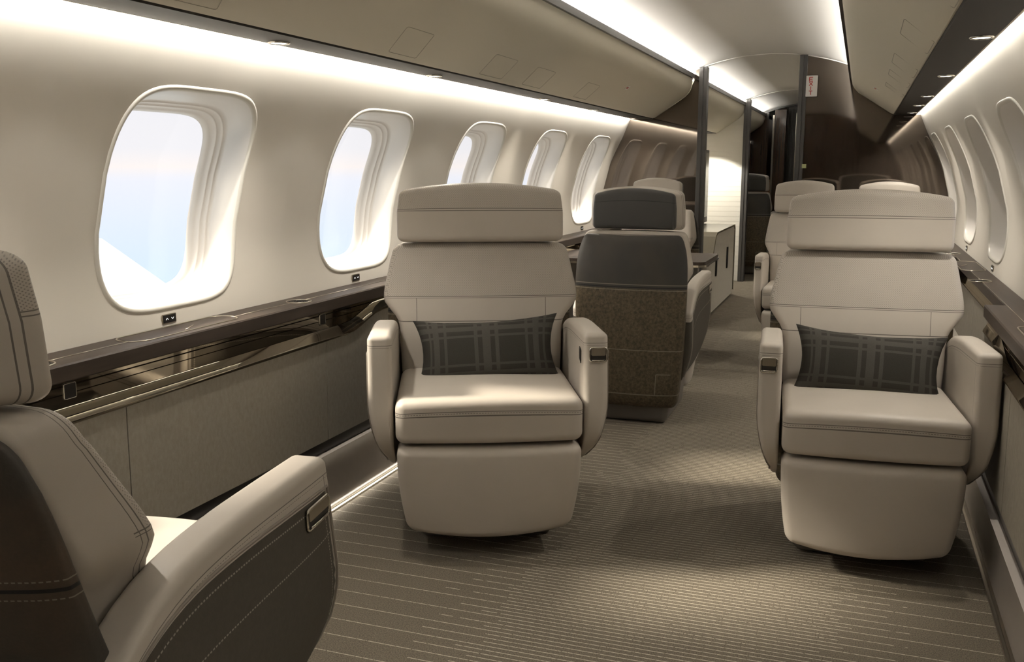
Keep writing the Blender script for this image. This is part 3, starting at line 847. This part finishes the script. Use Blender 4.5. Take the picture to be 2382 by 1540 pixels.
# armrest
AT = lut([(0, .730), (.25, .728), (.5, .722), (.7, .703), (.85, .660), (1, .58)])
AB = lut([(0, .30), (.15, .262), (.5, .235), (1, .23)])
ARMF = [.030]
def arm_map(xr, u, v, s, inner=0):
    """xr: -1 inner .. 1 outer, u: 0 front 1 rear, v: 0 bottom 1 top, s: side"""
    zb, zt = AB(u), AT(u); z = zb+(zt-zb)*v
    yf = -.478-ARMF[0]*min(1, (1-v)/.65)+.11*max(0, 1-v*4.2)**1.6; yr = .17-.03*(1-v)
    y = yf+(yr-yf)*u
    out = .346-.055*max(0, 1-v*2.0)**1.7; inn = .276
    x = (inn+out)/2+(out-inn)/2*xr
    return (s*x, y, z)
def P_arm(s):
    def f(x, y, z):
        return arm_map(x/.0375, (y+.335)/.67, (z+.23)/.46, s)
    return f
def bx_part(name, mat, parent, dims, r, fn, n=(12, 6, 10), flip=False, realx=False):
    V, F, R = rbox(*dims, r, fn, n)
    if realx: R = [(v[0], q[1], q[2]) for v, q in zip(V, R)]
    if flip: F = [f[::-1] for f in F]
    return MB().add(V, F, 0, R).build(name, mat, parent)
def handle(parent, c, ax, up, nrm, w=.050, h=.046):
    """framed pull recess: c centre, ax/up in-plane axes, nrm outward"""
    c, ax, up, nrm = Vector(c), Vector(ax), Vector(up), Vector(nrm)
    mb = MB(); pts = [c+ax*a+up*b+nrm*.001 for a, b in rrect(w/2, h/2, .009, 5)]
    tube(mb, pts, .0028, closed=True); f = mb.build('handle_recess', M['chrome'], parent)
    mb = MB(); plate(mb, [c+ax*a+up*b-nrm*.001 for a, b in rrect(w/2-.001, h/2-.001, .008, 4)], nrm, .002); mb.build('recess_plate', M['dark_int'], f, smooth=False)
    mb = MB(); plate(mb, [c+up*h*.20+ax*a+up*b+nrm*.0012 for a, b in rrect(w/2-.004, h*.26, .004, 3)], nrm, .003); mb.build('pull_flap', M['satin'], f, smooth=False)
    mb = MB(); tube(mb, [c-up*(h*.38)+ax*(-w*.38)+nrm*.003, c-up*(h*.40)+nrm*.004, c-up*(h*.38)+ax*(w*.38)+nrm*.003], .0022); mb.build('pull_lip', M['chrome'], f)
    return f
def make_seat(label, loc, rz, sc, aisle=0, front_handle=0, side_handle=0, group=None, pad_dark=True, hr=1.0, aisle_switch=False, base=True, recl=0, fwd=0, hy=0):
    """aisle: side (+1/-1 in the seat's own x) of the armrest next to the aisle"""
    def rh(f):
        def g(x, y, z):
            a, b, c = f(x, y, z)
            return (a, b+recl*.18+fwd+(.05*(c-.98) if recl else 0), c)
        return g
    def rc(f):
        def g(x, y, z):
            a, b, c = f(x, y, z); k = max(c, .45)
            return (a, b+recl*(k-.8)+fwd, c)
        return g
    ARMF[0] = .055 if recl else .022
    o = empty('cabin_seat', loc, rz, sc)
    tag(o, label, 'seat', group)
    bx_part('seat_cushion', M['cushion'], o, (.268, .27, .070), .028, P_cush, (12, 12, 4))
    bx_part('leg_rest', M['rest'], o, (.266, .07, .145), .028, P_rest, (14, 3, 10))
    bk = bx_part('backrest', M['back'], o, (.29, .085, .250), .030, rc(P_back), (16, 4, 26), realx=True)
    bx_part('back_shell', M['shell_leather' if recl else 'shell'], o, (.30, .06, .435), .035, rc(P_shell), (16, 3, 20))
    mb = MB(); zz = .94
    tube(mb, [rc(lambda *q: q)(Ws(zz)*.985*a, .205-.045*abs(a)**2.5, .955) for a in [-.93+1.86*k/16 for k in range(17)]], .006); mb.build('shell_piping', M['pipe'], o)
    hd = bx_part('headrest', M['head'], o, (.285, .055, .110), .028, rh(lambda x, y, z: (P_head(x, y, z)[0]*hr, P_head(x, y, z)[1]+hy, P_head(x, y, z)[2])), (16, 4, 8))
    if pad_dark:
        bx_part('headrest_pad', M['pad'], hd, (.285, .03, .112), .024, rh(lambda x, y, z: (P_head(x, .055, z)[0]*hr*1.01, .118+hy+.035*(y+.03)/.06+.008*(1-(x/.285)**2), P_head(x, .055, z)[2]-.002)), (14, 2, 8))
    for s in (-1, 1):
        a = bx_part('armrest', M['arm'], o, (.0375, .335, .23), .018, P_arm(s), (2, 16, 14), flip=(s < 0))
        # outer dark panel
        V = []; R = []; F = []; nu, nv = 22, 14
        for i in range(nu+1):
            for j in range(nv+1):
                u = .035+.92*i/nu; v = .05+(.815+.05*i/nu)*j/nv
                e = 0 if (i in (0, nu) or j in (0, nv)) else .0028
                x, y, z = arm_map(1, u, v, s); V.append((x+s*(e-.0006), y, z)); R.append((i/nu, 0, j/nv))
        for i in range(nu):
            for j in range(nv):
                q = (i*(nv+1)+j, (i+1)*(nv+1)+j, (i+1)*(nv+1)+j+1, i*(nv+1)+j+1); F.append(q if s > 0 else q[::-1])
        MB().add(V, F, 0, R).build('side_panel', M['panel'], a)
        mb = MB(); E_ = [arm_map(1, u, v, s) for u, v in [(.032+.925*t/20, .868+.0025*t) for t in range(21)]+[(.957, .918-.87*t/10) for t in range(1, 11)]+[(.957-.925*t/20, .048) for t in range(1, 21)]+[(.032, .048+.82*t/10) for t in range(1, 10)]]
        tube(mb, [(x+s*.0005, y, z) for x, y, z in E_], .0032, closed=True); mb.build('panel_piping', M['pipe'], a)
        if front_handle == s: handle(a, (s*.316, -.4865, .662), (1, 0, 0), (0, 0, 1), (0, -1, 0))
        if side_handle == s:
            c = arm_map(1, .11, .80, s); handle(a, (c[0]+s*.004, c[1], c[2]), (0, 1, -.06), (0, .06, 1), (s, 0, 0), .085, .040)
        if aisle_switch and front_handle == s:
            mb = MB(); plate(mb, [(s*.2752, y, z) for y, z in ((-.425, .665), (-.395, .672), (-.395, .632), (-.425, .622))], (-s, 0, 0), .002); mb.build('seat_switch', M['black'], a, smooth=False)
    if base:
        bx_part('base', M['plinth'], o, (.24, .25, .12), .04, lambda x, y, z: (x*(1-.12*(1-(z+.12)/.24)), y-.10, z+.121), (4, 4, 3))
        mb = MB(); box(mb, (0, -.10, .29), (.50, .50, .19)); mb.build('seat_frame', M['plinth'], o, smooth=False)
    return o
LOWG = 'paired pale seats beyond the near right seat'
make_seat('pale leather seat in the foreground at the left edge, seen from behind', (-1.235, .965, 0), math.radians(186), (1.06, 1.06, 1.0), side_handle=-1, recl=.35, fwd=-.030, hy=.03)
make_seat('pale leather seat facing the viewer on the left side, with a plaid pillow', (-1.30, 3.235, 0), math.radians(24.4), (1.12, 1.06, 1.015), front_handle=1, aisle_switch=True)
make_seat('pale leather seat facing the viewer beside the right wall, with a plaid pillow', (.041, 3.49, 0), math.radians(4.6), (1, 1, 1), front_handle=-1)
make_seat('dark backed seat turned away, standing behind the left pillow seat', (-1.03, 4.70, 0), math.radians(180), (.87, .95, .985), side_handle=-1, hr=.98)
make_seat('cream seat facing the viewer behind the folding table, its headrest showing over the dark seat', (-1.36, 6.62, 0), math.radians(-16), (.86, .95, 1.0), hr=.80)
make_seat('pale seat of the right pair, its left armrest lit beside the aisle', (-.345, 6.55, 0), 0, (.74, .9, .99), front_handle=-1, hr=.93)
make_seat('pale seat of the right pair, nearer the right wall', (.175, 6.60, 0), 0, (.74, .9, .985), hr=.93)
make_seat('charcoal seat turned away beyond the second door post', (-1.28, 11.75, 0), math.radians(180), (.95, 1, 1), side_handle=-1, pad_dark=True)

# folding table between the left dining seats
o = empty('folding_table'); mb = MB()
plate(mb, [(-1.28+a, 5.72+b, .715) for a, b in rrect(.47, .30, .05, 6)], (0, 0, 1), .018); mb.build('tabletop', M['ledge'], o, smooth=False)
mb = MB(); plate(mb, [(-1.28+a, 5.72+b, .703) for a, b in rrect(.475, .305, .052, 6)], (0, 0, 1), .012); mb.build('metal_edge', M['chrome'], o, smooth=False)
mb = MB(); box(mb, (-1.60, 5.72, .35), (.10, .30, .70)); mb.build('pedestal', M['plinth'], o, smooth=False)
tag(o, 'dark folding table with a silver edge between the left dining seats', 'table')

# pillows
def pillow(name_label, loc, rz, tilt, roll, w=.205, h=.105, th=.068):
    n = 36; V = []; F = []; R = []
    for sd in (1, -1):
        for i in range(n+1):
            for j in range(n//2+1):
                a, b = -1+2*i/n, -1+4*j/n
                ed = max(0, (1-abs(a)**2.6))**.5*max(0, (1-abs(b)**2.4))**.5
                x = a*w*(1-.12*(1-b*b)*(abs(a)**3)); z = b*h*(1-.16*(1-a*a)*(abs(b)**3))
                wr = .0025*math.sin(9*a+7*b)*(1-ed)+.002*math.sin(23*b+5*a)*abs(a)**3
                V.append((x, -sd*(th*ed+.0012)+wr, z)); R.append((a*.24, 0, b*.112))
    m_ = n//2+1; N = (n+1)*m_
    for i in range(n):
        for j in range(m_-1):
            q = (i*m_+j, (i+1)*m_+j, (i+1)*m_+j+1, i*m_+j+1); F.append(q); F.append(tuple(k+N for k in reversed(q)))
    rim = [i*m_ for i in range(n+1)]+[n*m_+j for j in range(1, m_)]+[i*m_+m_-1 for i in range(n-1, -1, -1)]+[j for j in range(m_-2, 0, -1)]
    for k in range(len(rim)):
        a, b = rim[k], rim[(k+1) % len(rim)]; F.append((b, a, a+N, b+N))
    ob = MB().add(V, F, 0, R).build('throw_pillow', M['pillow'])
    ob.matrix_world = Matrix.Translation(loc) @ Matrix.Rotation(rz, 4, 'Z') @ Matrix.Rotation(tilt, 4, 'X') @ Matrix.Rotation(roll, 4, 'Y')
    tag(ob, name_label, 'pillow')
    return ob
def onseat(loc, rz, sc, p):
    v = Matrix.Rotation(rz, 3, 'Z') @ Vector((p[0]*sc[0], p[1]*sc[1], p[2]*sc[2])); return Vector(loc)+v
r1 = math.radians(24.4)
pillow('dark plaid pillow on the left seat facing the viewer', onseat((-1.30, 3.235, 0), r1, (1.12, 1.06, 1.015), (.012, -.125, .606)), r1-.04, -.32, math.radians(-3), w=.262, h=.124)
r2 = math.radians(4.6)
pillow('dark plaid pillow on the right seat facing the viewer', onseat((.041, 3.49, 0), r2, (1, 1, 1), (.008, -.125, .604)), r2+.02, -.32, math.radians(3), w=.246, h=.122)
pillow('dark pillow mostly hidden between the back and armrest of the foreground seat', onseat((-1.235, .965, 0), math.radians(186), (1.06, 1.06, 1), (-.06, -.10, .60)), math.radians(186), -.3, 0)

# ------------------------------------------------------------------ the wing outside
def at_pix(x, y, X):
    c = Vector((x-1191, 770-y, FPX)); d = Vector((cx.x*c.x+cy.x*c.y-cz.x*c.z, cx.y*c.x+cy.y*c.y-cz.y*c.z, cx.z*c.x+cy.z*c.y-cz.z*c.z))
    t = X/d.x; return Vector((X, d.y*t, CAMH+d.z*t))

mb = MB()
W_ = [(-2.6, 1.5), (-2.6, 5.2), (-10.6, 12.4), (-17.7, 18.7), (-18.6, 18.9), (-19.0, 18.0), (-18.2, 15.8), (-10.0, 5.0)]
n = len(W_); V = [(x, y, -.60+.02*(-x)*.3) for x, y in W_]+[(x, y, -.85+.02*(-x)*.3) for x, y in W_]
mb.add(V, [tuple(range(n)), tuple(range(n, 2*n))[::-1]]+[(i, n+i, n+(i+1) % n, (i+1) % n) for i in range(n)])
wg = empty('aircraft_wing'); mb.build('wing_surface', M['wing'], wg, smooth=False)
mb = MB(); tube(mb, [(-3, 3.9, -.575), (-17.9, 17.3, -.48)], .02, n=4); mb.build('panel_seam', M['pipe'], wg)
tag(wg, 'white aircraft wing seen through the nearest left window', 'wing')
